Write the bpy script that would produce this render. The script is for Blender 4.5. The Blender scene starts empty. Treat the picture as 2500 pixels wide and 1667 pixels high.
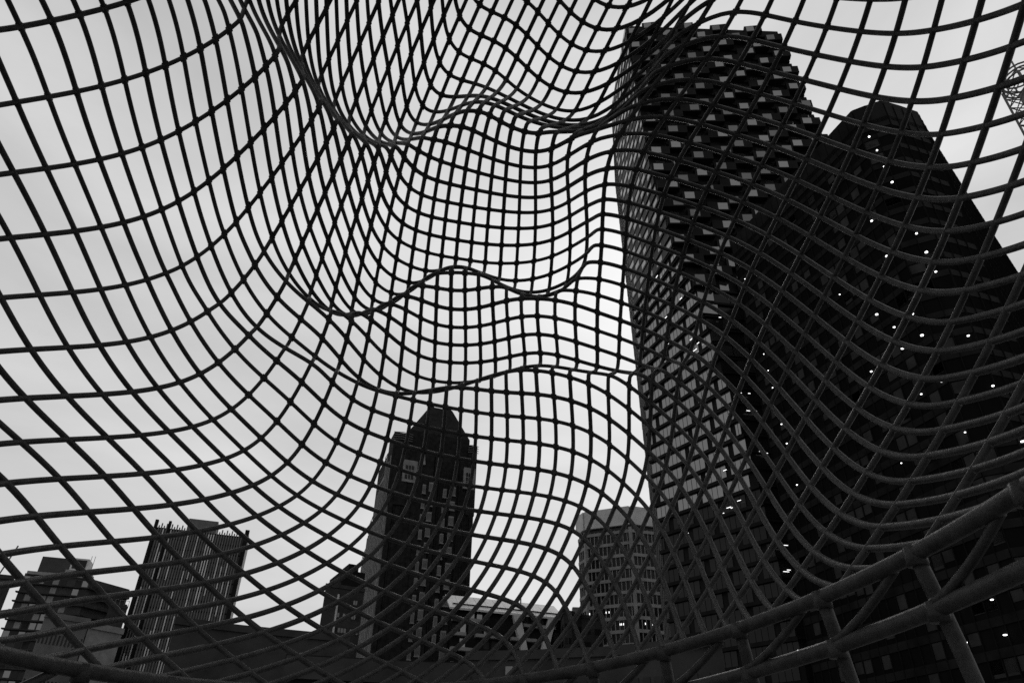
import bpy, math, random
import numpy as np
from mathutils import Matrix, Vector

# ------------------------------------------------------------------ camera, sky, sun, exposure
scene = bpy.context.scene
C = bpy.context.collection
FPX = 1805.0                      # focal length in pixels of the 2500 px wide photograph
PITCH, ROLL = math.radians(33.9), math.radians(1.4)
CAM = np.array([0.0, 0.0, 1.0])
_f = np.array([0, math.cos(PITCH), math.sin(PITCH)])
_u = np.array([0, -math.sin(PITCH), math.cos(PITCH)])
_r = np.array([1.0, 0, 0])
RIGHT = math.cos(ROLL) * _r + math.sin(ROLL) * _u
UP = math.cos(ROLL) * _u - math.sin(ROLL) * _r
cam_data = bpy.data.cameras.new('camera')
cam_data.sensor_width = 36.0
cam_data.lens = 36.0 * FPX / 2500.0
cam_data.clip_start = 0.05
cam_data.clip_end = 20000
cam = bpy.data.objects.new('camera', cam_data)
C.objects.link(cam)
M3 = Matrix((RIGHT, UP, -_f)).transposed()
cam.matrix_world = Matrix.Translation(CAM) @ M3.to_4x4()
scene.camera = cam

SUN_EL, SUN_AZ = math.radians(40), math.radians(14)      # azimuth from +Y towards +X
world = bpy.data.worlds.new('World')
scene.world = world
world.use_nodes = True
nt = world.node_tree
nt.nodes.clear()
def N(tree, kind, **kw):
    n = tree.nodes.new(kind)
    for k, v in kw.items():
        setattr(n, k, v)
    return n
wo = N(nt, 'ShaderNodeOutputWorld')
bg = N(nt, 'ShaderNodeBackground')
bg.inputs['Strength'].default_value = 0.1
sky = N(nt, 'ShaderNodeTexSky', sky_type='NISHITA', sun_disc=False)
sky.sun_elevation = SUN_EL
sky.sun_rotation = SUN_AZ
sky.dust_density = 4.0
sky.altitude = 1000
bw = N(nt, 'ShaderNodeRGBToBW')
nt.links.new(sky.outputs[0], bw.inputs[0])
tc = N(nt, 'ShaderNodeTexCoord')
mp = N(nt, 'ShaderNodeMapping')
mp.inputs['Scale'].default_value = (1.0, 1.0, 3.2)
nt.links.new(tc.outputs['Generated'], mp.inputs[0])
nz = N(nt, 'ShaderNodeTexNoise')
nz.inputs['Scale'].default_value = 1.5
nz.inputs['Detail'].default_value = 7
nz.inputs['Roughness'].default_value = 0.52
nz.inputs['Distortion'].default_value = 0.5
nt.links.new(mp.outputs[0], nz.inputs['Vector'])
cl = N(nt, 'ShaderNodeMapRange')
cl.inputs['From Min'].default_value = 0.3
cl.inputs['From Max'].default_value = 0.7
cl.inputs['To Min'].default_value = 4.1
cl.inputs['To Max'].default_value = 6.7
nt.links.new(nz.outputs['Fac'], cl.inputs['Value'])
# overcast layer plus what of the clear sky's glow comes through it
bwm = N(nt, 'ShaderNodeMath', operation='MINIMUM')
bwm.inputs[1].default_value = 26.0
nt.links.new(bw.outputs[0], bwm.inputs[0])
ad = N(nt, 'ShaderNodeMath', operation='MULTIPLY_ADD')
ad.inputs[1].default_value = 0.165
nt.links.new(bwm.outputs[0], ad.inputs[0])
nt.links.new(cl.outputs[0], ad.inputs[2])
nt.links.new(ad.outputs[0], bg.inputs['Color'])
nt.links.new(bg.outputs[0], wo.inputs[0])

sun_data = bpy.data.lights.new('sun', 'SUN')
sun_data.energy = 0.6
sun_data.angle = math.radians(18)
sun_data.color = (1.0, 0.985, 0.965)
sun = bpy.data.objects.new('sun', sun_data)
C.objects.link(sun)
sd = Vector((math.sin(SUN_AZ) * math.cos(SUN_EL), math.cos(SUN_AZ) * math.cos(SUN_EL), math.sin(SUN_EL)))
sun.rotation_euler = sd.to_track_quat('Z', 'Y').to_euler()
sun.location = (0, 0, 300)
vs = scene.view_settings
vs.view_transform = 'Standard'
vs.look = 'None'
vs.gamma = 1.0
vs.use_curve_mapping = False
vs.exposure = 0.0
scene.render.engine = 'CYCLES'
scene.cycles.max_bounces = 5
scene.cycles.use_denoising = False

# ------------------------------------------------------------------ helpers
rng = random.Random(7)
def px(x, y):                                   # a pixel of the photograph -> viewing direction
    return (x - 1250) / FPX * RIGHT - (y - 833.5) / FPX * UP + _f
def at_z(x, y, z):
    v = px(x, y); return CAM + v * ((z - CAM[2]) / v[2])
def at_y(x, y, Y):
    v = px(x, y); return CAM + v * (Y / v[1])

def material(name, col, rough=0.7, spec=0.3, metal=0.0, noise=0.25, scale=0.6, bump=0.0, emit=None, ior=1.5):
    m = bpy.data.materials.new(name)
    m.use_nodes = True
    t = m.node_tree
    b = t.nodes['Principled BSDF']
    b.inputs['Roughness'].default_value = rough
    b.inputs['Specular IOR Level'].default_value = spec
    b.inputs['Metallic'].default_value = metal
    b.inputs['IOR'].default_value = ior
    if emit:
        b.inputs['Emission Color'].default_value = (1, 1, 1, 1)
        b.inputs['Emission Strength'].default_value = emit
    g = N(t, 'ShaderNodeNewGeometry')
    n1 = N(t, 'ShaderNodeTexNoise')
    n1.inputs['Scale'].default_value = scale
    n1.inputs['Detail'].default_value = 6
    n1.inputs['Roughness'].default_value = 0.6
    t.links.new(g.outputs['Position'], n1.inputs['Vector'])
    mr = N(t, 'ShaderNodeMapRange')
    mr.inputs['From Min'].default_value = 0.3
    mr.inputs['From Max'].default_value = 0.7
    mr.inputs['To Min'].default_value = col * (1 - noise)
    mr.inputs['To Max'].default_value = col * (1 + noise)
    t.links.new(n1.outputs['Fac'], mr.inputs['Value'])
    t.links.new(mr.outputs[0], b.inputs['Base Color'])
    if bump:
        bp = N(t, 'ShaderNodeBump')
        bp.inputs['Strength'].default_value = bump
        bp.inputs['Distance'].default_value = 0.05
        t.links.new(n1.outputs['Fac'], bp.inputs['Height'])
        t.links.new(bp.outputs[0], b.inputs['Normal'])
    return m
MAT = {
    'wire': material('painted_steel', 0.034, 0.5, 0.2, noise=0.45, scale=11, bump=0.25),
    'plaza': material('plaza_paving', 0.20, 0.85, 0.2, scale=0.8),
    'black_clad': material('black_cladding', 0.010, 0.7, 0.05, noise=0.3, scale=0.3),
    'black_glass': material('black_glass', 0.006, 0.3, 0.0, noise=0.3, scale=0.1),
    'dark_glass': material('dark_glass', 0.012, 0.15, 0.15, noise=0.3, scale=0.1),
    'sky_glass': material('reflective_glass', 0.03, 0.06, 0.5, noise=0.3, scale=0.15, ior=2.3),
    'dim_glass': material('dim_reflective_glass', 0.02, 0.1, 0.5, noise=0.3, scale=0.15, ior=1.8),
    'panel_glass': material('panel_glass', 0.05, 0.12, 0.5, noise=0.35, scale=0.15, ior=2.5),
    'spandrel': material('dark_spandrel', 0.012, 0.8, 0.0, noise=0.4, scale=0.25),
    'blind': material('drawn_blind', 0.026, 0.8, 0.03, noise=0.4, scale=0.3),
    'mullion': material('dark_mullion', 0.009, 0.8, 0.0),
    'grey_clad': material('grey_cladding', 0.040, 0.6, 0.15, noise=0.3, scale=0.2),
    'brick': material('dark_brick', 0.016, 0.9, 0.05, noise=0.45, scale=0.7, bump=0.3),
    'stone': material('weathered_stone', 0.17, 0.85, 0.15, noise=0.35, scale=0.5),
    'pale': material('pale_concrete', 0.42, 0.8, 0.2, noise=0.15, scale=0.35),
    'concrete': material('grey_concrete', 0.20, 0.85, 0.15, noise=0.2, scale=0.3),
    'dark_concrete': material('dark_concrete', 0.032, 0.85, 0.1, noise=0.35, scale=0.25),
    'fin': material('pale_fin', 0.5, 0.5, 0.3, noise=0.2, scale=0.4),
    'dull_fin': material('dull_fin', 0.085, 0.5, 0.3, noise=0.3, scale=0.4),
    'roof_metal': material('pale_metal_roof', 0.45, 0.5, 0.4, noise=0.2, scale=0.3),
    'lamp': material('lit_lamp', 0.8, 0.5, 0.2, emit=3.0),
    'small_lamp': material('lit_small_lamp', 0.8, 0.5, 0.2, emit=1.6),
    'antenna': material('antenna_metal', 0.10, 0.5, 0.4),
}

def tag(o, label=None, cat=None, group=None, kind=None):
    if label: o['label'] = label
    if cat: o['category'] = cat
    if group: o['group'] = group
    if kind: o['kind'] = kind
    return o
def thing(name, loc, label, cat, group=None):
    o = bpy.data.objects.new(name, None)
    o.empty_display_size = 1.0
    o.location = loc
    C.objects.link(o)
    o['_loc'] = list(map(float, loc))
    return tag(o, label, cat, group)
def adopt(o, parent):
    if parent is None: return
    o.parent = parent
    root, off = parent, Vector((0, 0, 0))
    o.matrix_parent_inverse = world_of(parent).inverted()
WORLD = {}
def world_of(o):
    if o.name in WORLD: return WORLD[o.name]
    return Matrix.Translation(o.location)
class MB:
    def __init__(s): s.v, s.f, s.smooth = [], [], False
    def quad(s, a, b, c, d):
        i = len(s.v); s.v += [tuple(a), tuple(b), tuple(c), tuple(d)]; s.f.append((i, i+1, i+2, i+3))
    def hexa(s, p):                                   # 4 bottom, 4 top
        i = len(s.v); s.v += [tuple(q) for q in p]
        for q in ((3,2,1,0),(4,5,6,7),(0,1,5,4),(1,2,6,5),(2,3,7,6),(3,0,4,7)): s.f.append(tuple(i+k for k in q))
    def box(s, c, h):
        x, y, z = c; a, b, d = h
        s.hexa([(x-a,y-b,z-d),(x+a,y-b,z-d),(x+a,y+b,z-d),(x-a,y+b,z-d),(x-a,y-b,z+d),(x+a,y-b,z+d),(x+a,y+b,z+d),(x-a,y+b,z+d)])
    def prism(s, poly, z0, z1, poly2=None):
        poly2 = poly2 or poly
        n = len(poly); i = len(s.v)
        s.v += [(p[0], p[1], z0) for p in poly] + [(p[0], p[1], z1) for p in poly2]
        for k in range(n): s.f.append((i+k, i+(k+1)%n, i+n+(k+1)%n, i+n+k))
        s.f.append(tuple(i+n+k for k in range(n))); s.f.append(tuple(i+n-1-k for k in range(n)))
    def tube(s, pts, r, sides=6, closed=False, taper=None):
        P = np.asarray(pts, float); n = len(P)
        if closed: T = np.roll(P, -1, 0) - np.roll(P, 1, 0)
        else:
            T = np.gradient(P, axis=0)
        T /= np.linalg.norm(T, axis=1)[:, None] + 1e-12
        a = np.array([0.31, 0.52, 0.8]);
        nrm = np.cross(T[0], a); nrm /= np.linalg.norm(nrm)
        i0 = len(s.v)
        for k in range(n):
            nrm = nrm - T[k] * (nrm @ T[k]); nrm /= np.linalg.norm(nrm) + 1e-12
            bi = np.cross(T[k], nrm)
            rr = r if taper is None else r * (1 + (taper - 1) * k / (n - 1))
            for q in range(sides):
                an = 2 * math.pi * q / sides
                s.v.append(tuple(P[k] + rr * (math.cos(an) * nrm + math.sin(an) * bi)))
        for k in range(n if closed else n - 1):
            k2 = (k + 1) % n
            for q in range(sides):
                q2 = (q + 1) % sides
                s.f.append((i0+k*sides+q, i0+k*sides+q2, i0+k2*sides+q2, i0+k2*sides+q))
        if not closed:
            s.f.append(tuple(i0 + q for q in reversed(range(sides))))
            s.f.append(tuple(i0 + (n-1)*sides + q for q in range(sides)))
    def build(s, name, mat, parent=None, smooth=False):
        me = bpy.data.meshes.new(name)
        me.from_pydata(s.v, [], s.f)
        if smooth: me.polygons.foreach_set('use_smooth', [True] * len(me.polygons))
        me.materials.append(MAT[mat])
        me.update()
        o = bpy.data.objects.new(name, me)
        C.objects.link(o)
        WORLD[o.name] = Matrix.Identity(4)
        adopt(o, parent)
        return o
_unit = {}
def unit_cube(mat):
    if mat not in _unit:
        m = MB(); m.hexa([(0,0,0),(1,0,0),(1,1,0),(0,1,0),(0,0,1),(1,0,1),(1,1,1),(0,1,1)])
        me = bpy.data.meshes.new('piece_' + mat); me.from_pydata(m.v, [], m.f); me.materials.append(MAT[mat]); me.update()
        _unit[mat] = me
    return _unit[mat]
class Wall:
    """a vertical facade from plan point a to b, facing the side its normal points to"""
    def __init__(s, a, b, face=(0.0, 0.0)):
        s.a, s.b = np.array(a[:2], float), np.array(b[:2], float)
        s.d = s.b - s.a; s.len = np.linalg.norm(s.d); s.d /= s.len
        s.n = np.array([s.d[1], -s.d[0]])
        if s.n @ (np.array(face) - (s.a + s.b) / 2) < 0: s.n = -s.n
    def p(s, t, z, o=0.0):
        q = s.a + s.d * t + s.n * o
        return np.array([q[0], q[1], z])
def wbox(name, mat, parent, w, t0, t1, z0, z1, o0, o1, shear=0.0):
    """one box-shaped piece on a facade, sharing its mesh with its likes"""
    o = bpy.data.objects.new(name, unit_cube(mat))
    C.objects.link(o)
    p = w.p(t0, z0, o0)
    m = Matrix(((w.d[0]*(t1-t0), w.n[0]*(o1-o0) + w.d[0]*shear, 0, p[0]), (w.d[1]*(t1-t0), w.n[1]*(o1-o0) + w.d[1]*shear, 0, p[1]), (0, 0, z1-z0, p[2]), (0, 0, 0, 1)))
    WORLD[o.name] = m.copy()
    adopt(o, parent)
    o.matrix_basis = m
    return o
def wall_hex(mb, w, t0, t1, z0, z1, o0, o1):
    mb.hexa([w.p(t0,z0,o0), w.p(t1,z0,o0), w.p(t1,z0,o1), w.p(t0,z0,o1), w.p(t0,z1,o0), w.p(t1,z1,o0), w.p(t1,z1,o1), w.p(t0,z1,o1)])
def ray_wall(x, y, w):
    """where the line of sight through a pixel meets a facade: (t along, z) or None"""
    v = px(x, y); den = v[:2] @ w.n
    if abs(den) < 1e-6: return None
    k = ((w.a - CAM[:2]) @ w.n) / den
    if k <= 0: return None
    q = CAM + v * k
    t = (q[:2] - w.a) @ w.d
    return t, q[2]

# ------------------------------------------------------------------ ground
m = MB(); m.quad((-3000,-3000,0),(3000,-3000,0),(3000,3000,0),(-3000,3000,0))
tag(m.build('plaza_ground', 'plaza'), kind='structure')
# ------------------------------------------------------------------ dark tower with a rounded nose
S_DARK = 118.0
roof_px = [(1786,595),(1935,434),(2081,277),(2115,264),(2153,251),(2198,264),(2241,279),(2278,343),(2384,510),(2487,670),(2600,850)]
plan = [at_z(x, y, S_DARK)[:2] for x, y in roof_px]
dark = thing('curved_tower', (plan[4][0], plan[4][1], 0), 'black glass tower with a rounded corner and dotted round ceiling lamps', 'building')
far = [plan[-1] + np.array([10, 45]), plan[0] + np.array([22, 40])]
m = MB(); m.prism([tuple(p) for p in plan] + [tuple(p) for p in far], 0, S_DARK)
m.build('wall', 'black_glass', dark)
dwalls = [Wall(plan[i], plan[i+1]) for i in range(len(plan)-1)]
for w in dwalls:                                        # normals always outward, also where the flank is seen edge-on
    ctr = (plan[0] + plan[-1]) / 2
    if w.n @ ((w.a + w.b) / 2 - ctr) < 0: w.n = -w.n
NF = 32; FH = S_DARK / NF
for k in range(1, NF + 1):                              # one spandrel ring per storey, bent round the nose
    mb = MB(); z1 = k * FH - (0.0 if k < NF else -0.6); z0 = k * FH - 1.15
    if k == NF: z0 -= 5.0
    for w in dwalls[:3]: wall_hex(mb, w, 0.0, w.len, z0, z1, -0.2, 0.16)
    mb.build('spandrel', 'spandrel', dark)
    mb = MB()
    for w in dwalls[3:]: wall_hex(mb, w, 0.0, w.len, z0, z1, -0.2, 0.10)
    mb.build('spandrel', 'black_clad', dark)
for i, w in enumerate(dwalls):
    step = 1.9
    n = max(1, int(round(w.len / step)))
    for q in range(n):
        t = w.len * q / n
        wbox('mullion', 'mullion', dark, w, t, t + 0.12, 0.5, S_DARK - 0.3, -0.1, 0.22)
for q in range(230):                                    # rooms with the blind down
    i = rng.choice([0,0,1,1,1,1,2]); w = dwalls[i]
    n = max(1, int(round(w.len / 1.9)))
    c = rng.randrange(n); k = rng.randrange(4, NF - 1)
    t = w.len * c / n
    wbox('blind', 'blind', dark, w, t + 0.18, t + w.len / n - 0.08, (k-1) * FH + 0.25 + rng.random() * 0.9, k * FH - 1.25, -0.1, 0.05)
lamp_px = [(2123,338),(2142,371),(2160,411),(2179,449),(2133,541),(2238,574),(2170,627),(2262,620),(2285,667),(2039,679),(2305,717),(2054,720),(2127,722),(2072,766),(2146,769),(2233,768),(2331,770),(2188,800),(2257,820),(2364,823),(2209,852),(2132,908),(2208,920),(2305,932),(2424,945),(2254,963),(2361,1056),(2205,1131),(2391,1124),(2451,1012),(2421,1194),(2489,1081),(2345,1485),(2428,1464),(2365,1568),(2461,1550),(1822,682),(1868,865),(1879,905),(1890,947),(1912,1036),(1925,1083),(1937,1131),(1950,1184)]
mb = MB()
for q in range(10):
    an = 2*math.pi*q/10; mb.v.append((math.cos(an), math.sin(an), -0.5))
for q in range(10):
    an = 2*math.pi*q/10; mb.v.append((math.cos(an), math.sin(an), 0.5))
mb.f = [tuple(reversed(range(10))), tuple(range(10,20))] + [(q,(q+1)%10,10+(q+1)%10,10+q) for q in range(10)]
disc = bpy.data.meshes.new('lamp_disc'); disc.from_pydata(mb.v, [], mb.f); disc.materials.append(MAT['lamp'])
for x, y in lamp_px:
    for w in dwalls:
        h = ray_wall(x, y, w)
        if h and 0 <= h[0] <= w.len and 0 < h[1] < S_DARK:
            v = px(x, y)
            if v[:2] @ w.n > 0: continue
            big = 0.20 if (x > 2120 and y < 960) or x > 2400 else 0.12
            big *= 0.8 + 0.4 * rng.random(); p = w.p(h[0], h[1], big + 0.25)
            o = bpy.data.objects.new('ceiling_lamp', disc); C.objects.link(o)
            mm = Matrix.Translation(p) @ Matrix.Diagonal((big, big, 0.10, 1)); WORLD[o.name] = mm
            adopt(o, dark); o.matrix_basis = mm
            break

# ------------------------------------------------------------------ twisting tower of boxed windows
HT = 222.0
def curve(anchors):
    an = sorted(anchors, key=lambda q: q[2])
    zs = [q[2] for q in an]
    return lambda z: np.array([np.interp(z, zs, [q[0] for q in an]), np.interp(z, zs, [q[1] for q in an])])
LY = 176.0
Lp = at_y(1483, 190, LY); Lq = at_y(1602, 1220, LY); Lm = at_y(1545, 720, LY)
Lc = curve([(2 * Lq[0] - Lm[0], LY, 0.0), Lq, Lm, Lp])
Cc = curve([at_z(1526, 63, HT), at_y(1588, 412, 147), at_y(1640, 590, 148), at_y(1700, 720, 149), at_y(1780, 950, 151), at_y(1850, 1170, 153), (at_y(1850, 1170, 153)[0] + 6, 156, 0)])
Rc = curve([at_z(1896, 75, HT), at_y(2010, 335, 152), (at_y(2010, 335, 152)[0] + 14, 162, 0)])
tower = thing('twisting_tower', (60, 170, 0), 'tall twisting tower with a checkerboard of boxed windows above glass floors', 'building')
ZL = list(np.arange(0, 120.0, 3.95)); ZL += list(np.linspace(ZL[-1] + 3.95, HT, 32)); NT = len(ZL) - 1
core = MB()
for k in range(NT):
    z0, z1 = ZL[k], ZL[k + 1]; zc = (z0 + z1) / 2
    L, Cn, R = Lc(zc), Cc(zc), Rc(zc)
    core.prism([tuple(L), tuple(Cn), tuple(R), (R[0] + 4, R[1] + 34), (L[0] + 6, L[1] + 36)], z0, z1 + (0.003 if k < NT - 1 else 0))
core.build('core_wall', 'black_clad', tower)
nbox = 0
stuff_mull = MB()
for k in range(NT):
    z0, z1 = ZL[k], ZL[k + 1]; zc = (z0 + z1) / 2
    wl = Wall(Lc(zc), Cc(zc)); wr = Wall(Cc(zc), Rc(zc))
    upper = zc > 118
    # left flank
    if zc > 132:
        wbox('cladding_band', 'grey_clad', tower, wl, 0.0, wl.len - 0.05, z0 + 0.1, z1 - 0.1, -0.2, 0.12)
        n = 4; sh = (k * 0.37) % 1.0
        for q in range(-1, n + 1):
            t0 = (q + sh) * wl.len / n; t1 = t0 + wl.len / n * rng.choice([0.42, 0.5, 0.55, 0.3])
            t0, t1 = max(t0, 0.15), min(t1, wl.len - 0.2)
            if t1 - t0 > 0.5: wbox('slit_window', 'panel_glass', tower, wl, t0, t1, z0 + 0.75, z1 - 0.7, 0.0, 0.16)
    else:
        gm = 'panel_glass' if zc > 66 else 'dark_glass'  # low floors: dark reflections of other buildings put into a darker glass
        n = 4; sh = (k * 0.29) % 1.0
        for q in range(-1, n + 1):
            t0 = (q + sh) * wl.len / n; t1 = t0 + wl.len / n * 0.80
            t0, t1 = max(t0, 0.05), min(t1, wl.len - 0.05)
            if t1 - t0 < 0.7: continue
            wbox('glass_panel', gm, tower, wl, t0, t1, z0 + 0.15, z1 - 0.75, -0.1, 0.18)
            nn = max(2, int((t1 - t0) / 1.2))
            for j in range(1, nn):
                t = t0 + (t1 - t0) * j / nn
                wall_hex(stuff_mull, wl, t - 0.045, t + 0.045, z0 + 0.12, z1 - 0.72, -0.05, 0.22)
        wbox('slab_edge', 'black_clad', tower, wl, -0.3, wl.len + 0.2, z1 - 0.72, z1 + 0.05, -0.1, 0.75)
    # right flank
    n = 9; cw = wr.len / n
    if upper:
        for q in range(n):
            jt = 0.25 * math.sin(k * 0.7)
            if (k + q) % 2 == 0:
                d = 1.1 + 0.4 * rng.random()
                t0, t1 = q * cw + 0.02 * cw + jt, (q + 1) * cw - 0.02 * cw + jt
                b = wbox('window_box', 'black_clad', tower, wr, t0, t1, z0 + 0.05, z1 - 0.05, -0.3, d, shear=-0.5)
                ww = cw * 0.42; tw = t0 - 0.5 + cw * rng.choice([0.10, 0.10, 0.14, 0.45])
                wbox('window', rng.choice(['sky_glass', 'sky_glass', 'dim_glass']), b, wr, tw, tw + ww, z0 + 0.45, z1 - 0.35, d - 0.1, d + 0.05)
                wall_hex(stuff_mull, wr, tw + ww * 0.5 - 0.05, tw + ww * 0.5 + 0.05, z0 + 0.5, z1 - 0.4, d - 0.05, d + 0.10)
                wall_hex(stuff_mull, wr, tw - 0.1, tw + ww + 0.1, z0 + 1.35, z0 + 1.43, d - 0.05, d + 0.10)
                nbox += 1
            elif rng.random() < 0.35:
                tw = q * cw + cw * 0.3
                wbox('window', 'sky_glass', tower, wr, tw, tw + cw * 0.4, z0 + 0.6, z1 - 0.5, -0.1, 0.08)
    else:
        n = 12; cw = wr.len / n
        for q in range(n):
            big = zc > 96 and rng.random() < 0.45
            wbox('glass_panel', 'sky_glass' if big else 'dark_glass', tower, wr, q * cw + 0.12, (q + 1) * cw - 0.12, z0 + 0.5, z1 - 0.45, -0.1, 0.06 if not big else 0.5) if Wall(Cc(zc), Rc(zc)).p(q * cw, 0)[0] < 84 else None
        wbox('slab_edge', 'black_clad', tower, wr, -0.2, wr.len, z1 - 0.42, z1 + 0.08, -0.1, 0.65)
tag(stuff_mull.build('mullion', 'mullion', tower), kind='stuff')
strip_px = [(1657,591),(1670,602),(1749,607),(1745,612),(1721,622),(1735,676),(1744,676),(1752,780),(1583,680),(1609,680),(1640,702),(1667,734),(1630,780),(1692,833),(1709,842),(1700,860),(1625,889),(1637,843),(1794,963),(1823,965),(1819,1007),(1833,1008),(1795,962),(1850,1106),(1862,1110),(1772,1152),(1806,1226),(1780,1243),(1790,1243),(1766,1257),(1898,1338),(1908,1334),(1908,1398),(1917,1394),(1952,1589),(1963,1586),(1957,1405),(1681,1305)]
for x, y in strip_px:
    v = px(x, y)
    for which in (0, 1):
        hit = None
        for it in range(1):
            z = 100.0
            for _ in range(12):
                w = Wall(Lc(z), Cc(z)) if which == 0 else Wall(Cc(z), Rc(z))
                h = ray_wall(x, y, w)
                if h is None: break
                z = min(max(h[1], 0), HT)
            else:
                if -0.5 <= h[0] <= w.len: hit = (w, h[0], z)
        if hit:
            w, t, z = hit
            wbox('ceiling_light', 'small_lamp', tower, w, t, t + 0.5 + 0.9 * rng.random(), z, z + 0.10, 0.85, 0.98)
            break

# ------------------------------------------------------------------ stepped brick tower with a blunt gable
brick = thing('stepped_brick_tower', (-28, 250, 0), 'dark stepped brick tower with blunt gabled top and roof antenna', 'building')
FL = at_y(949, 1220, 240)[:2]; FR = at_y(1161, 1108, 250)[:2]
fw = Wall(FL, FR)
inn = -fw.n
zR = at_y(1161, 1108, 250)[2]
depth = 30.0
def fpt(t, o): 
    q = fw.a + fw.d * t + fw.n * o; return (q[0], q[1])
m = MB(); m.prism([fpt(0,0), fpt(fw.len,0), fpt(fw.len,-depth), fpt(0,-depth)], 0, zR)
m.build('wall', 'brick', brick)
def on_front(x, y, o=0.0):
    w2 = Wall(fw.p(0,0,o), fw.p(fw.len,0,o)); return ray_wall(x, y, w2)
gl, gr = on_front(998, 1052, -3), on_front(1143, 1082, -3)
gtl, gtr = on_front(1050, 992, -10), on_front(1104, 1000, -10)
# crown: a steep hipped roof cut flat
m = MB()
za, zb = zR - 0.5, gtl[1]
lo = [fpt(gl[0], -1.0), fpt(gr[0], -1.0), fpt(gr[0], -22), fpt(gl[0], -22)]
md = (gl[1] + gr[1]) / 2
m.prism(lo, za, md)
hi = [fpt(gtl[0], -10), fpt(gtr[0], -10), fpt(gtr[0], -14), fpt(gtl[0], -14)]
m2 = MB(); m2.prism(lo, md, zb, hi)
m.build('attic', 'brick', brick); m2.build('roof', 'brick', brick)
for tt in (gtl[0] + 1.0, gtr[0] - 1.0):
    m = MB(); m.prism([fpt(tt-0.9, -11), fpt(tt+0.9, -11), fpt(tt+0.9, -13), fpt(tt-0.9, -13)], zb - 1.0, zb + 1.1)
    m.build('chimney', 'brick', brick)
a0 = on_front(1081, 1006, -12)
m = MB(); m.tube([fw.p(a0[0], zb - 1, -12), fw.p(a0[0] + 0.1, zb + 6, -12), fw.p(a0[0] + 0.15, zb + 12.5, -12)], 0.22, 5, taper=0.5)
m.build('antenna', 'antenna', brick)
tag(brick, None)
sh = on_front(970, 1056, 0)
for (t0, t1, zt) in ((-0.8, gl[0] + 0.6, sh[1]), (gr[0] - 0.5, fw.len + 0.4, zR + 2.8)):
    m = MB(); m.prism([fpt(t0, 0.7), fpt(t1, 0.7), fpt(t1, -8), fpt(t0, -8)], zR - 24, zt)
    m.build('corner_turret', 'brick', brick)
    for q in range(4):
        z = zt - 0.3 - q * 0.9
        m = MB(); m.tube([fw.p(t0 - 0.4, z, 1.1), fw.p((t0 + t1) / 2, z + 0.3, 1.3), fw.p(t1 + 0.4, z, 1.1)], 0.12, 5)
        m.build('roof_rail', 'stone', brick)
# pilasters on the front
for t in (0.0, fw.len * 0.26, fw.len * 0.5, fw.len * 0.74, fw.len - 1.3):
    wbox('pilaster', 'brick', brick, fw, t, t + 1.4, 0, zR - 3, -0.2, 0.8)
for t in np.linspace(1.8, fw.len - 1.8, 15):
    wbox('pier', 'brick', brick, fw, t, t + 0.35, 0, zR - 8, -0.2, 0.42)
# bay windows in four stacked columns
for ci, (xa, ya, xb, yb) in enumerate(((1036,1185,996,1590),(1053,1180,1016,1590),(1083,1195,1058,1590),(1101,1190,1082,1590))):
    h0, h1 = on_front(xa, ya), on_front(xb, yb)
    t = (h0[0] + h1[0]) / 2; zt, zb0 = h0[1], h1[1]
    wd = 1.7 if ci in (1, 3) else 1.15
    z = zt; q = 0
    while z > zb0:
        b = wbox('bay_window', 'stone', brick, fw, t - wd/2, t + wd/2, z - 3.4, z, -0.2, 1.05)
        wbox('sill', 'stone', b, fw, t - wd/2 - 0.15, t + wd/2 + 0.15, z - 3.5, z - 3.25, 0.2, 1.25)
        wbox('pane', 'dull_fin', b, fw, t - wd/2 + 0.12, t + wd/2 - 0.12, z - 2.9, z - 0.5, 1.0, 1.07)
        wbox('apron', 'brick', brick, fw, t - wd/2 + 0.35, t + wd/2 - 0.35, z - 5.3, z - 3.6, -0.2, 0.7)
        z -= 5.4; q += 1
for (x0, x1, y0, y1) in ((986, 1010, 1140, 1170), (1135, 1151, 1158, 1188)):
    A_, B_ = on_front(x0, y1), on_front(x1, y0)
    t0, t1, z0, z1 = A_[0], B_[0], A_[1], B_[1]
    sr = wbox('window_surround', 'stone', brick, fw, t0 - 0.9, t1 + 1.2, z0 - 1.0, z1 + 2.0, -0.2, 0.9)
    wbox('pane', 'dark_glass', sr, fw, t0, t1, z0, z1, 0.6, 0.95)
    for j in range(1, 3):
        wbox('glazing_bar', 'stone', sr, fw, t0 + (t1-t0)*j/3 - 0.1, t0 + (t1-t0)*j/3 + 0.1, z0, z1, 0.9, 1.02)
        wbox('glazing_bar', 'stone', sr, fw, t0, t1, z0 + (z1-z0)*j/3 - 0.1, z0 + (z1-z0)*j/3 + 0.1, 0.9, 1.04)
h = on_front(1033, 1112)
m = MB(); m.prism([fpt(h[0]-0.8,1.6), fpt(h[0]+0.8,1.6), fpt(h[0]+0.8,-1), fpt(h[0]-0.8,-1)], h[1]-4, h[1]+2.5, [fpt(h[0]-0.3,0.6), fpt(h[0]+0.3,0.6), fpt(h[0]+0.3,-1), fpt(h[0]-0.3,-1)])
m.build('pinnacle', 'stone', brick)
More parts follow.
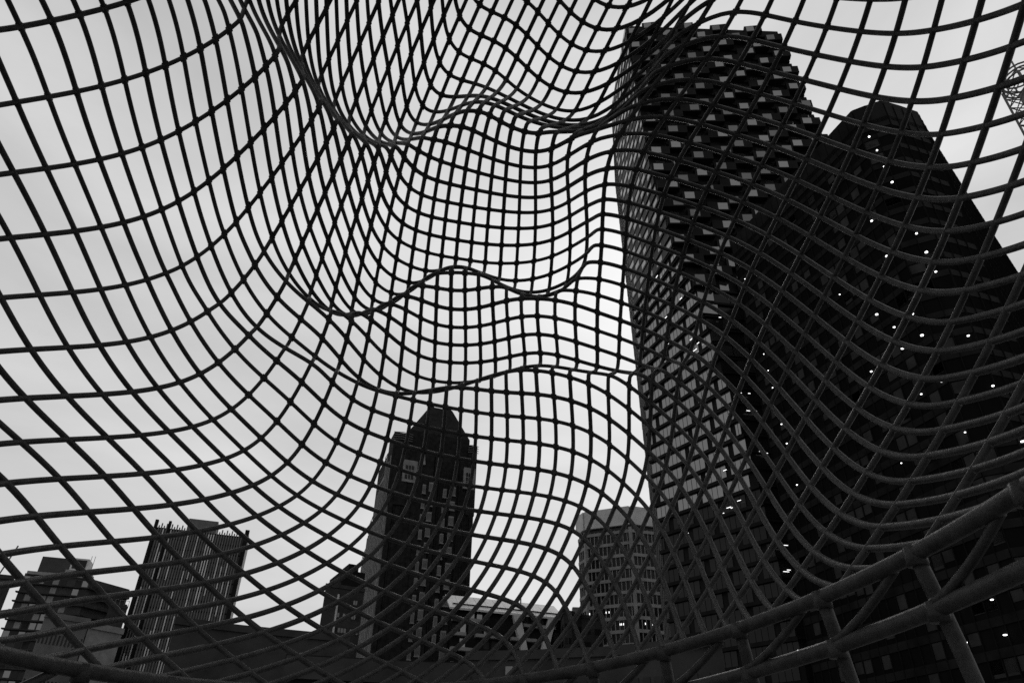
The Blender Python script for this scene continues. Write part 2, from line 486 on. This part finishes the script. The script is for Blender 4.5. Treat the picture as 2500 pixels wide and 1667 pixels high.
# stepped left flank
prev = FL
steps = [(947, 1124, 250), (926, 1193, 262), (903, 1297, 276), (888, 1373, 288), (873, 1526, 298)]
for i, (x, y, Y) in enumerate(steps):
    q = at_y(x, y, Y); b = q[:2]
    lw = Wall(prev, b, face=(-300, 100))
    m = MB()
    e = b + np.array([14.0, 4.0]); e0 = prev + np.array([14.0, 4.0])
    m.prism([tuple(prev), tuple(b), tuple(e), tuple(e0)], 0, q[2])
    m.build('flank_wall', 'brick', brick)
    n = max(3, int(lw.len / 2.2))
    for j in range(n):
        t = lw.len * (j + 0.2) / n
        wbox('pier', 'stone', brick, lw, t, t + 0.75, 0, q[2] - 1.0 - 2.5 * rng.random(), -0.2, 0.9)
    wbox('coping', 'stone', brick, lw, 0.05, lw.len - 0.05, q[2] - 1.2, q[2] + 0.3, -0.3, 0.6)
    m = MB(); zz = q[2] + 0.3
    for j in range(4):
        pp = [lw.p(lw.len * 0.3 * j, zz + 0.1, 0.2), lw.p(lw.len * 0.3 * j, zz + 1.4 + 0.6 * rng.random(), 0.5), lw.p(lw.len * 0.3 * (j + 0.7), zz + 1.0, 0.9), lw.p(lw.len * 0.3 * (j + 1), zz + 0.2, 0.2)]
        m.tube(pp, 0.13, 5)
    m.build('roof_rail', 'antenna', brick)
    prev = b

# ------------------------------------------------------------------ many-sided concrete tower
HO = 123.0
op = [at_z(1412, 1265, HO), at_z(1429, 1252, HO), at_z(1536, 1237, HO), at_z(1640, 1250, HO)]
op = [q[:2] for q in op]
octo = thing('faceted_tower', (op[2][0], op[2][1] + 25, 0), 'pale faceted concrete tower with a plain crown above rows of small windows', 'building')
back = [op[3] + np.array([6, 30]), op[0] + np.array([4, 34])]
zb = at_z(1536, 1237, HO); zc0 = ray_wall(1538, 1281, Wall(op[1], op[2]))[1]
m = MB(); m.prism([tuple(q) for q in op + back], 0, HO - 0.5); m.build('wall', 'dark_glass', octo)
ow = [Wall(op[i], op[i+1]) for i in range(3)]
for w in ow: wbox('crown_panel', 'pale', octo, w, -0.1, w.len + 0.1, zc0, HO, -0.6, 1.4)
for w in ow: wbox('corner_pier', 'concrete', octo, w, w.len - 0.8, w.len + 0.5, 0, zc0 - 1, -0.5, 0.95)
mb = MB()
NOF = 22; oh = (zc0 - 2) / NOF
for k in range(NOF):
    for w in ow:
        wbox('floor_band', 'concrete', octo, w, 0, w.len - 0.8, k * oh + oh * 0.74, (k + 1) * oh, -0.3, 0.6)
for w in ow:
    n = max(2, int(w.len / 1.8))
    for j in range(n):
        t = w.len * j / n
        wall_hex(mb, w, t, t + 0.30, 0, zc0 - 1.6, -0.2, 0.42)
tag(mb.build('mullion', 'concrete', octo), kind='stuff')
for q in range(64):
    w = rng.choice([ow[1], ow[1], ow[2]]); k = rng.randrange(5, 16); t = rng.random() * (w.len - 1.5)
    wbox('lit_lamp', 'small_lamp', octo, w, t, t + 0.28, k * oh + oh * 0.35, k * oh + oh * 0.50, 0.44, 0.5)

# ------------------------------------------------------------------ striped office block
HS = 96.0
sa, sb = at_z(384, 1273, HS)[:2], at_z(607, 1299, HS)[:2]
sw = Wall(sa, sb)
stripe = thing('striped_office_tower', ((sa[0]+sb[0])/2, (sa[1]+sb[1])/2, 0), 'slab office tower with broken pale vertical stripes and dark corner posts', 'building')
sd2 = sb + np.array([-4.4, 15.0]) ; 
m = MB(); m.prism([tuple(sa), tuple(sb), tuple(sd2), tuple(sa + np.array([-4.4, 15.0]))], 0, HS - 2.2); m.build('wall', 'dark_glass', stripe)
for t0, t1 in ((-0.6, 0.5), (4.1, 5.0), (sw.len - 1.2, sw.len + 0.3)):
    wbox('corner_post', 'black_clad', stripe, sw, t0, t1, 0, HS + 0.6, -0.5, 0.9)
ncol = 34
for j in range(ncol):
    t = 0.9 + (sw.len - 2.4) * j / ncol
    if 3.6 < t < 5.2: continue
    wbox('dull_stripe', 'dull_fin', stripe, sw, t, t + 0.42, 6, HS - 1.2 + 0.9 * (j % 2), -0.2, 0.22)
    z = 20 + rng.random() * 30
    if rng.random() < 0.62:
        while z < HS - 6:
            ln = 6 + rng.random() * 34
            wbox('pale_stripe', 'fin', stripe, sw, t + 0.02, t + 0.38, z, min(z + ln, HS - 2.5), 0.1, 0.30)
            z += ln + 8 + rng.random() * 40
for k in range(26):
    wbox('floor_line', 'mullion', stripe, sw, 0.6, sw.len - 1.3, 6 + k * 3.5, 6.5 + k * 3.5, -0.2, 0.12)
h0, h1 = ray_wall(459, 1273, sw), ray_wall(531, 1281, sw)
wbox('plant_screen', 'dull_fin', stripe, sw, h0[0], h1[0], HS - 3, HS + 3.2, -9, -1.5)
side = Wall(sb, sd2, face=(300, 0))
for j in range(9):
    wbox('side_panel', 'pale' if j % 2 else 'concrete', stripe, side, side.len * j / 9 + 0.05, side.len * (j + 1) / 9 - 0.05, 2, HS - 1 + 0.4 * (j % 3), -0.2, 0.25)  # sky reflected on this side is painted in as paler panels
for q in range(16):
    t = 6 + rng.random() * (sw.len - 10); z = 24 + rng.random() * 34
    wbox('lit_lamp', 'small_lamp', stripe, sw, t, t + 0.22, z, z + 0.2, 0.32, 0.4)

# ------------------------------------------------------------------ balcony tower far left
HB = 80.0
ba, bb = at_z(62, 1398, HB)[:2], at_z(222, 1412, HB)[:2]
bw_ = Wall(ba, bb)
balc = thing('balcony_tower', ((ba[0]+bb[0])/2, (ba[1]+bb[1])/2, 0), 'apartment tower with balcony rows and a framed glass box on its roof', 'building')
e = bb + np.array([9.0, 14.0])
m = MB(); m.prism([tuple(ba), tuple(bb), tuple(e), tuple(ba + np.array([8.0, 16.0]))], 0, HB); m.build('wall', 'grey_clad', balc)
bs = Wall(bb, e, face=(200, 0))
for k in range(17):
    z = 24 + k * 3.25
    wbox('balcony_slab', 'dark_concrete', balc, bw_, -0.6, bw_.len + 0.8, z, z + 0.45, -0.2, 1.3)
    wbox('side_balcony', 'dark_concrete', balc, bs, 0.5, bs.len, z, z + 1.2, -0.2, 1.6)
    for j in range(9):
        t = bw_.len * j / 9
        if rng.random() < 0.75:
            wbox('window', rng.choice(['sky_glass', 'blind', 'dark_glass', 'concrete']), balc, bw_, t + 0.2, t + bw_.len / 9 - 0.3, z + 0.7, z + 2.9, -0.1, 0.1)
hh = ray_wall(101, 1349, bw_); h2 = ray_wall(188, 1353, bw_)
wbox('penthouse', 'grey_clad', balc, bw_, hh[0], h2[0], HB, HB + 7.5, -14, -3)
wbox('parapet', 'concrete', balc, bw_, hh[0] - 2, hh[0] + 9, HB - 0.4, HB + 0.7, -0.5, 1.0)
t0 = h2[0] - 0.8; t1 = t0 + 6.0
for (u0, u1, z0, z1) in ((t0, t1, HB + 6.4, HB + 7.0), (t0, t1, HB + 2.4, HB + 3.0), (t0, t0 + 0.6, HB + 3.01, HB + 6.39), (t1 - 0.6, t1, HB + 3.01, HB + 6.39)):
    wbox('box_frame', 'pale', balc, bw_, u0, u1, z0, z1, -6, 0.6)
wbox('box_glass', 'dark_glass', balc, bw_, t0 + 0.6, t1 - 0.6, HB + 3, HB + 6.4, -5, 0.2)
wbox('box_base', 'concrete', balc, bw_, t0 - 1, t1 + 1.5, HB - 0.2, HB + 2.4, -7, 0.9)
for u in (t1 - 0.2, t1 + 1.0):
    m = MB(); m.tube([bw_.p(u, HB + 2, -2), bw_.p(u, HB + 9.0, -2)], 0.09, 5); m.build('aerial', 'antenna', balc)

# ------------------------------------------------------------------ low neighbours along the foot of the view
def block(name, label, pts, H, mat, depth=14, wins=None, winmat='sky_glass', band=None, inset=0.1):
    """pts: roof corners left to right as pixels; wins: (columns, storeys, width share, height share)"""
    pl = [at_z(x, y, H)[:2] for x, y in pts]
    t = thing(name, ((pl[0][0]+pl[-1][0])/2, (pl[0][1]+pl[-1][1])/2, 0), label, 'building')
    bk = [pl[-1] + pl[-1] / np.linalg.norm(pl[-1]) * depth, pl[0] + pl[0] / np.linalg.norm(pl[0]) * depth]
    m = MB(); m.prism([tuple(q) for q in pl + bk], 0, H); m.build('wall', mat, t)
    ws = [Wall(pl[i], pl[i+1]) for i in range(len(pl)-1)]
    for w in ws:
        wbox('parapet', mat, t, w, -0.1, w.len + 0.1, H - 0.5, H + 0.35, -0.4, 0.25)
        if wins:
            nc, ns, a, b = wins
            for j in range(nc):
                for k in range(ns):
                    tt = w.len * (j + 0.5 - a/2) / nc; z = H - 1.5 - (k + 1) * 3.4
                    if z < 1: continue
                    wbox('window', winmat if rng.random() < 0.8 else 'blind', t, w, tt, tt + w.len * a / nc, z + 0.5, z + 0.5 + 3.0 * b, -0.1, inset)
        for q in range(int(w.len / 9)):
            u0 = rng.random() * (w.len - 3); s0 = 0.8 + rng.random() * 1.6
            wbox('roof_unit', rng.choice(['dark_concrete', 'black_clad', 'dull_fin']), t, w, u0, u0 + s0, H, H + 0.6 + rng.random() * 1.1, -5 - rng.random() * 2, -2.5)
        if band:
            for k in range(band):
                z = H - 2 - k * 3.6
                if z > 1: wbox('floor_band', 'concrete', t, w, 0, w.len, z, z + 0.7, -0.2, 0.35)
    return t, ws
t, ws = block('roof_rail_block', 'small grey block with a roof railing beside the striped tower', [(268, 1476), (312, 1482)], 62, 'dark_concrete', 12, (5, 9, 0.5, 0.5), 'dark_glass')
m = MB()
for w in ws:
    for u in np.linspace(0, w.len, 5): m.tube([w.p(u, 62, 0), w.p(u, 64, 0)], 0.08, 4)
    m.tube([w.p(0, 64, 0), w.p(w.len, 64, 0)], 0.08, 4)
m.build('railing', 'antenna', t)
block('slit_window_block', 'grey low building with a row of slit windows below the balcony tower', [(112, 1498), (219, 1515)], 30, 'dull_fin', 14, (12, 4, 0.4, 0.5), 'dark_glass')
block('plain_block', 'plain windowless grey block between the balcony and striped towers', [(219, 1524), (300, 1540)], 26, 'stone', 10)
t, ws = block('dark_stepped_block', 'dark block with a thin aerial left of the balcony tower', [(-60, 1400), (34, 1409)], 44, 'dark_concrete', 10, (8, 8, 0.5, 0.5), 'dark_glass')
h = ray_wall(12, 1372, ws[0])
m = MB(); m.tube([ws[0].p(h[0] - 1, 44, -2), ws[0].p(h[0] + 0.6, ray_wall(24, 1323, ws[0])[1], -2)], 0.16, 5); m.build('aerial', 'antenna', t)
block('long_dark_podium', 'long dark concrete podium stretching before the brick tower', [(430, 1512), (530, 1526), (592, 1533), (770, 1550), (852, 1557)], 22, 'dark_concrete', 10, None)
t, ws = block('window_strip_block', 'grey apartment block with horizontal windows left of the brick tower', [(796, 1427), (828, 1430), (890, 1440)], 52, 'dark_concrete', 18, None)
w = ws[1]
for k in range(12):
    for j, (u0, u1) in enumerate(((0.06, 0.5), (0.62, 0.95))):
        z = 52 - 4.2 - k * 3.4
        wbox('window_strip', 'dark_glass', t, w, w.len * u0, w.len * u1, z, z + 1.7, -0.1, 0.06)
        for i in range(4):
            uu = w.len * (u0 + (u1 - u0) * (i + 0.12) / 4)
            wbox('window', 'concrete' if rng.random() < 0.5 else 'blind', t, w, uu, uu + w.len * (u1 - u0) / 4 * 0.75, z + 0.3, z + 1.3, -0.1, 0.12)
wbox('pale_edge', 'pale', t, w, -0.05, 0.35, 0, 50, -0.1, 0.3)
wbox('plant_room', 'black_clad', t, w, w.len * 0.1, w.len, 52, 56.5, -12, -1)
wbox('plant_room', 'black_clad', t, w, w.len * 0.35, w.len * 0.75, 56.4, 58.5, -10, -2)

# long terrace with bright metal roof, right of the brick tower
HK = 52.0
ka, kb = at_z(1105, 1470, HK)[:2], at_z(1366, 1497, HK)[:2]
kw = Wall(ka, kb)
terr = thing('metal_roofed_terrace', ((ka[0]+kb[0])/2, (ka[1]+kb[1])/2, 0), 'long low building with a bright metal roof and pale balcony lines', 'building')
m = MB(); m.prism([tuple(ka), tuple(kb), tuple(kb + np.array([2, 16])), tuple(ka + np.array([2, 16]))], 0, HK); m.build('wall', 'black_clad', terr)
q0, q1 = kw.p(-1, HK - 1.5, 1.6), kw.p(kw.len + 1, HK - 1.5, 1.6)
r0, r1 = kw.p(-1, HK + 3.2, -5), kw.p(kw.len + 0.3, HK + 3.2, -5)
for j in range(12):
    s0, s1 = j / 12, (j + 1) / 12 - 0.002
    m = MB()
    A0, A1 = q0 + (q1 - q0) * s0, q0 + (q1 - q0) * s1
    B0, B1 = r0 + (r1 - r0) * s0, r0 + (r1 - r0) * s1
    dz = np.array([0, 0, -0.5])
    m.hexa([A0 + dz, A1 + dz, B1 + dz, B0 + dz, A0, A1, B1, B0]); m.build('roof_sheet', 'roof_metal', terr)
m = MB(); a = kw.p(kw.len * 0.66, HK + 1, -3); m.tube([a, a + np.array([0, 0, 3.6])], 0.2, 5); m.build('flue', 'antenna', terr)
for k in range(10):
    z = HK - 4.6 - k * 3.6
    u = 0.0
    while u < kw.len - 2:
        ln = 3 + rng.random() * 9
        if rng.random() < 0.72: wbox('balcony_rail', 'concrete', terr, kw, u, min(u + ln, kw.len), z, z + 0.8, -0.2, 1.4)
        u += ln + 0.6 + rng.random() * 2
    for j in range(14):
        t0 = kw.len * j / 14
        if rng.random() < 0.7: wbox('window', rng.choice(['dark_glass', 'sky_glass', 'blind']), terr, kw, t0 + 0.3, t0 + kw.len / 14 - 0.4, z + 1.0, z + 3.1, -0.1, 0.12)
g0 = ray_wall(1300, 1500, kw)
for s_ in (-1, 1):
    m = MB(); w = kw
    c0 = g0[0]
    m.hexa([w.p(c0 + s_*1.5, HK-12, 0.5), w.p(c0 + s_*3.2, HK-12, 0.5), w.p(c0 + s_*3.2, HK-12, 2), w.p(c0 + s_*1.5, HK-12, 2), w.p(c0 + s_*4, HK-2.0, 0.5), w.p(c0 + s_*6, HK-2.0, 0.5), w.p(c0 + s_*6, HK-2.0, 2), w.p(c0 + s_*4, HK-2.0, 2)])
    m.build('gable_brace', 'pale', terr)
block('narrow_dark_block', 'narrow dark block squeezed between terrace and faceted tower', [(1366, 1520), (1376, 1492), (1395, 1494), (1420, 1503), (1470, 1508)], 50, 'dark_concrete', 12, (2, 12, 0.6, 0.5), 'dark_glass')
t, ws = block('street_podium', 'dark street front of shops below the terrace', [(1140, 1598), (1260, 1597), (1480, 1588), (1760, 1560)], 16, 'dark_concrete', 8, (10, 3, 0.6, 0.6), 'dark_glass')
h = ray_wall(1236, 1642, ws[0])
if h: wbox('pale_box', 'concrete', t, ws[0], h[0], h[0] + 0.7, h[1] - 0.5, h[1] + 0.5, 0.0, 0.6)
t, ws = block('banded_podium', 'low dark podium with a grey fascia at the foot of the brick tower', [(700, 1606), (1000, 1622), (1150, 1626)], 15, 'black_clad', 8, None)
for w in ws: wbox('fascia', 'dark_concrete', t, w, 0, w.len, 13.2, 15.2, -0.1, 0.5)

# ------------------------------------------------------------------ lattice mast with a caged head beyond the dark tower
ZM = 150.0
mc = at_z(2496, 196, ZM)
mast = thing('lattice_mast', (mc[0], mc[1], 0), 'slender lattice mast with a caged round head behind the dark tower', 'mast')
hw = 3.2
m = MB(); m.prism([(mc[0]-1.5, mc[1]-1.5), (mc[0]+1.5, mc[1]-1.5), (mc[0]+1.5, mc[1]+1.5), (mc[0]-1.5, mc[1]+1.5)], 0, ZM - 4); m.build('shaft', 'concrete', mast)
for sx in (-1, 1):
    for sy in (-1, 1):
        m = MB(); m.tube([(mc[0]+sx*hw, mc[1]+sy*hw, 0), (mc[0]+sx*hw, mc[1]+sy*hw, ZM - 1)], 0.26, 6); m.build('leg', 'antenna', mast)
for k in range(int(ZM / 3)):
    z = k * 3.0
    for (x0, y0, x1, y1) in ((-1,-1,1,-1), (1,-1,1,1), (-1,1,-1,-1), (1,1,-1,1)):
        m = MB(); a = (mc[0]+x0*hw, mc[1]+y0*hw, z); b = (mc[0]+x1*hw, mc[1]+y1*hw, z + 3)
        m.tube([a, b], 0.13, 4)
        m.tube([(a[0], a[1], z + 3), b], 0.13, 4)
        if z > 100: m.build('brace', 'antenna', mast)
for i, z in enumerate((ZM - 1, ZM + 0.4, ZM + 1.8)):
    m = MB(); R_ = hw * (1.35 - 0.1 * i)
    m.tube([(mc[0] + R_*math.cos(a), mc[1] + R_*math.sin(a), z) for a in np.linspace(0, 2*math.pi, 20, endpoint=False)], 0.22, 5, closed=True); m.build('head_ring', 'antenna', mast)
for a in np.linspace(0, 2*math.pi, 12, endpoint=False):
    m = MB(); m.tube([(mc[0] + hw*1.35*math.cos(a), mc[1] + hw*1.35*math.sin(a), ZM - 1), (mc[0] + hw*1.15*math.cos(a+0.3), mc[1] + hw*1.15*math.sin(a+0.3), ZM + 1.8)], 0.12, 4); m.build('head_bar', 'antenna', mast)
m = MB(); m.tube([(mc[0], mc[1], ZM - 4), (mc[0], mc[1], ZM + 7)], 0.2, 5); m.build('spike', 'antenna', mast)
# ------------------------------------------------------------------ rippled wire-mesh dome round the camera
CEN=np.array([-.55,2.8,5.0]); AX=np.array([3.6,5.2,4.2]); ZR=1.97
POLE=np.array([0.05,math.cos(math.radians(12)),math.sin(math.radians(12))]); POLE/=np.linalg.norm(POLE)
E1=np.array([1.,0,0]); E1=E1-POLE*(E1@POLE); E1/=np.linalg.norm(E1); E2=np.cross(E1,POLE)
def sm(x): 
    x=np.clip(x,0,1); return x*x*(3-2*x)
def relief(a,b):
    h=np.zeros_like(a)
    # long rolling fold, three waves, sinking towards its ends
    def fold(bc,amp,w1,w2,win):
        t=b-bc
        return amp*win*np.where(t>0,np.exp(-(t/w1)**2),np.exp(-(t/w2)**2))
    w=np.exp(-((a+2)/62)**4)
    h+=fold(47+4.5*np.sin(np.radians(a*5.2+60))-.0020*(a-5)**2,-.30,3.6,15,w)
    w=np.exp(-((a+5)/33)**4)
    h+=fold(21+4.2*np.sin(np.radians(a*8+120))+.16*a,-.18,2.8,10,w)
    w=np.exp(-((a+1)/42)**4)
    h+=fold(4+2.4*np.sin(np.radians(a*5.5+20)),-.12,2.6,9,w)
    h+=.08*np.exp(-((a+24)/13)**2-((b-28)/10)**2)+.09*np.exp(-((a-22)/12)**2-((b-31)/10)**2)
    h+=.05*np.exp(-((a-30)/14)**2-((b+4)/12)**2)+.05*np.exp(-((a+28)/16)**2-((b+4)/12)**2)
    return h
RS = 1.0
def surf(u,v):
    r=np.sqrt(u*u+v*v)
    ph=-.80*sm((r-.15)/1.25)*(0.80+.20*np.cos(2*(np.arctan2(v,u)-math.radians(5))))
    u,v=u*np.cos(ph)-v*np.sin(ph),u*np.sin(ph)+v*np.cos(ph)
    th=r+1e-9
    d=(np.cos(th)[:,None]*POLE+ (np.sin(th)/th*u)[:,None]*E1+(np.sin(th)/th*v)[:,None]*E2)
    a=np.degrees(np.arctan2(d[:,0],d[:,1])); b=np.degrees(np.arcsin(np.clip(d[:,2],-1,1)))
    return CEN+d*AX*(1+RS*relief(a,b))[:,None]
STRETCH = 0.75
# spread the cross wires evenly over the folded surface instead of over the plain dome
UG = np.linspace(-2.5, 2.5, 251); VG = np.linspace(-2.5, 2.5, 1201)
_U, _V = np.meshgrid(UG, VG, indexing='ij')
def _speed():
    P_ = surf(_U.ravel(), _V.ravel()).reshape(251, 1201, 3)
    return np.linalg.norm(np.gradient(P_, axis=1), axis=2)
_s1 = _speed(); RS = 0.0; _s0 = _speed(); RS = 1.0
_ra = np.clip(_s1 / (_s0 + 1e-9), 0.6, 6.0)
for _ in range(28): _ra = (np.roll(_ra, 1, 0) + _ra * 2 + np.roll(_ra, -1, 0)) / 4
_dq = (1 + STRETCH * (_ra - 1)) * (VG[1] - VG[0])
QT = np.cumsum(_dq, axis=1); QT -= QT[:, 600:601]
def grid(u, q):
    """wire-grid coordinates -> point on the folded surface"""
    u = np.asarray(u, float); q = np.asarray(q, float)
    x = np.clip((u + 2.5) / (UG[1] - UG[0]), 0, 249.999); i = x.astype(int); f_ = x - i
    v = np.empty_like(u)
    for n_ in range(len(u)):
        v[n_] = (1 - f_[n_]) * np.interp(q[n_], QT[i[n_]], VG) + f_[n_] * np.interp(q[n_], QT[i[n_] + 1], VG)
    return surf(u, v), v
def step(k): return .054*k*(1+ (k/22.)**2*.62)

dome = thing('wire_mesh_dome', (CEN[0], CEN[1], 0), 'huge dark wire-mesh dome with rippling folds standing over the plaza', 'sculpture')
WR = 0.0225
RMAX = 2.45
TILT = 0.11                                             # the base ring leans a little
ks = [k for k in range(-36, 37) if abs(step(k)) < RMAX]
kq = list(range(-40, 84))
def qstep(k): return .060*k*(1 + (k/20.)**2*.42) if k < 0 else .053*k
for fam in (0, 1):
    for k in (ks if fam == 0 else kq):
        c0 = step(k) if fam == 0 else qstep(k)
        t = np.linspace(-RMAX, RMAX, 620)
        if fam == 0: uu, vv = np.full_like(t, c0), t; P = surf(uu, vv)
        else:
            uu = t; P, vv = grid(uu, np.full_like(t, c0))
        zr = ZR + TILT * (P[:, 0] - CEN[0])
        ok = (P[:, 2] > zr) & (uu * uu + vv * vv < RMAX * RMAX)
        runs, cur = [], []
        for i in range(len(t)):
            if ok[i]: cur.append(i)
            elif cur: runs.append(cur); cur = []
        if cur: runs.append(cur)
        for run in runs:
            if len(run) < 4: continue
            pts = [P[i] for i in run]
            for end in (0, -1):                          # run each wire exactly down to the base ring
                i = run[end]; j = i - 1 if end == 0 else i + 1
                if 0 <= j < len(t) and P[j][2] <= zr[j]:
                    a = (P[i][2] - zr[i]) / (P[i][2] - zr[i] - P[j][2] + zr[j]); q = P[i] + (P[j] - P[i]) * a
                    if end == 0: pts.insert(0, q)
                    else: pts.append(q)
            m = MB(); m.tube(pts, WR * (1 + 0.05 * math.sin(k * 2.1 + fam)), 8)
            m.build('wire', 'wire', dome, smooth=True)
# weld fillets where the wires cross
gu, gq = np.meshgrid([step(k) for k in ks], [qstep(k) for k in kq])
gu, gq = gu.ravel(), gq.ravel()
P0, gv = grid(gu, gq)
sel = gu * gu + gv * gv < RMAX * RMAX
gu, gv, gq, P0 = gu[sel], gv[sel], gq[sel], P0[sel]; h_ = 0.003
tu = grid(gu + h_, gq)[0] - P0; tv = surf(gu, gv + h_) - P0
tu /= np.linalg.norm(tu, axis=1)[:, None]; tv /= np.linalg.norm(tv, axis=1)[:, None]
mb = MB()
for p, a, b in zip(P0, tu, tv):
    if p[2] < ZR + TILT * (p[0] - CEN[0]): continue
    n = np.cross(a, b); ln = np.linalg.norm(n)
    if ln < 0.25: continue
    n /= ln
    d1, d2 = a + b, a - b
    l1, l2 = np.linalg.norm(d1), np.linalg.norm(d2)
    s_ = WR * 2.05
    # reach of each corner grows where the wires cross at a sharp angle
    d1 = d1 / l1 * s_ * min(1.8, 1.41 / max(l2, .3)); d2 = d2 / l2 * s_ * min(1.8, 1.41 / max(l1, .3))
    i = len(mb.v)
    mb.v += [tuple(p + d1), tuple(p + d2), tuple(p - d1), tuple(p - d2), tuple(p + n * WR * 1.05), tuple(p - n * WR * 1.05)]
    for q in range(4): mb.f += [(i+q, i+(q+1)%4, i+4), (i+(q+1)%4, i+q, i+5)]
tag(mb.build('weld_fillet', 'wire', dome), kind='stuff')
# base rings, struts between them and posts down to the paving
def ring_pt(a, dz=0.0, sc=1.0):
    z = ZR
    for _ in range(6):
        s_ = math.sqrt(1 - ((z - CEN[2]) / AX[2]) ** 2); x = AX[0] * s_ * math.sin(a); z = ZR + TILT * x
    return np.array([CEN[0] + x * sc, CEN[1] + AX[1] * s_ * math.cos(a) * sc, z + dz])
LOOP = np.linspace(0, 2 * math.pi, 140, endpoint=False)
for sc, dz in ((1.0, 0.0), (1.015, -0.27)):
    m = MB(); m.tube([ring_pt(a, dz, sc) for a in LOOP], 0.044, 14, closed=True); m.build('base_ring', 'wire', dome, smooth=True)
m = MB(); m.tube([(*ring_pt(a)[:2], 0.05) for a in LOOP], 0.045, 10, closed=True); m.build('foot_ring', 'wire', dome, smooth=True)
NP = 30
for i in range(NP):
    a = 2 * math.pi * (i + 0.35) / NP
    if math.cos(a) < -0.93: continue                     # way in, behind the camera
    top = ring_pt(a); pts = []
    for q in np.linspace(0, 1, 16):
        b = 1.0 + 0.07 * math.sin(math.pi * q)
        pts.append((CEN[0] + (top[0] - CEN[0]) * b, CEN[1] + (top[1] - CEN[1]) * b, top[2] - (top[2] - 0.05) * q))
    m = MB(); m.tube(pts, 0.040, 12); m.build('post', 'wire', dome, smooth=True)
    a1 = a + 2 * math.pi / NP * 0.75
    m = MB(); m.tube([ring_pt(a + (a1 - a) * q, -0.25 + 0.23 * q ** 1.4, 1.008) for q in np.linspace(0, 1, 10)], 0.026, 8); m.build('strut', 'wire', dome, smooth=True)
    for dz in (0.0, -0.27):                              # weld collar where post and ring meet
        p = ring_pt(a, dz, 1.0 if dz == 0 else 1.015)
        m = MB(); m.tube([p + np.array([0, 0, -0.065]), p + np.array([0, 0, -0.02]), p + np.array([0, 0, 0.03])], 0.054, 10); m.build('weld_collar', 'wire', dome, smooth=True)
# rim of the opening at the back
an = np.linspace(0, 2*math.pi, 260, endpoint=False)
P = surf(RMAX*np.cos(an), RMAX*np.sin(an))
ok = P[:, 2] > ZR
if ok.all(): segs = [list(range(260))]
else:
    st = [i for i in range(260) if ok[i] and not ok[i-1]]; segs = []
    for s0 in st:
        seg = []; i = s0
        while ok[i % 260] and len(seg) < 260: seg.append(i % 260); i += 1
        segs.append(seg)
for seg in segs:
    if len(seg) > 3:
        m = MB(); m.tube([P[i] for i in seg], 0.036, 10, closed=len(seg) == 260); m.build('opening_rim', 'wire', dome, smooth=True)
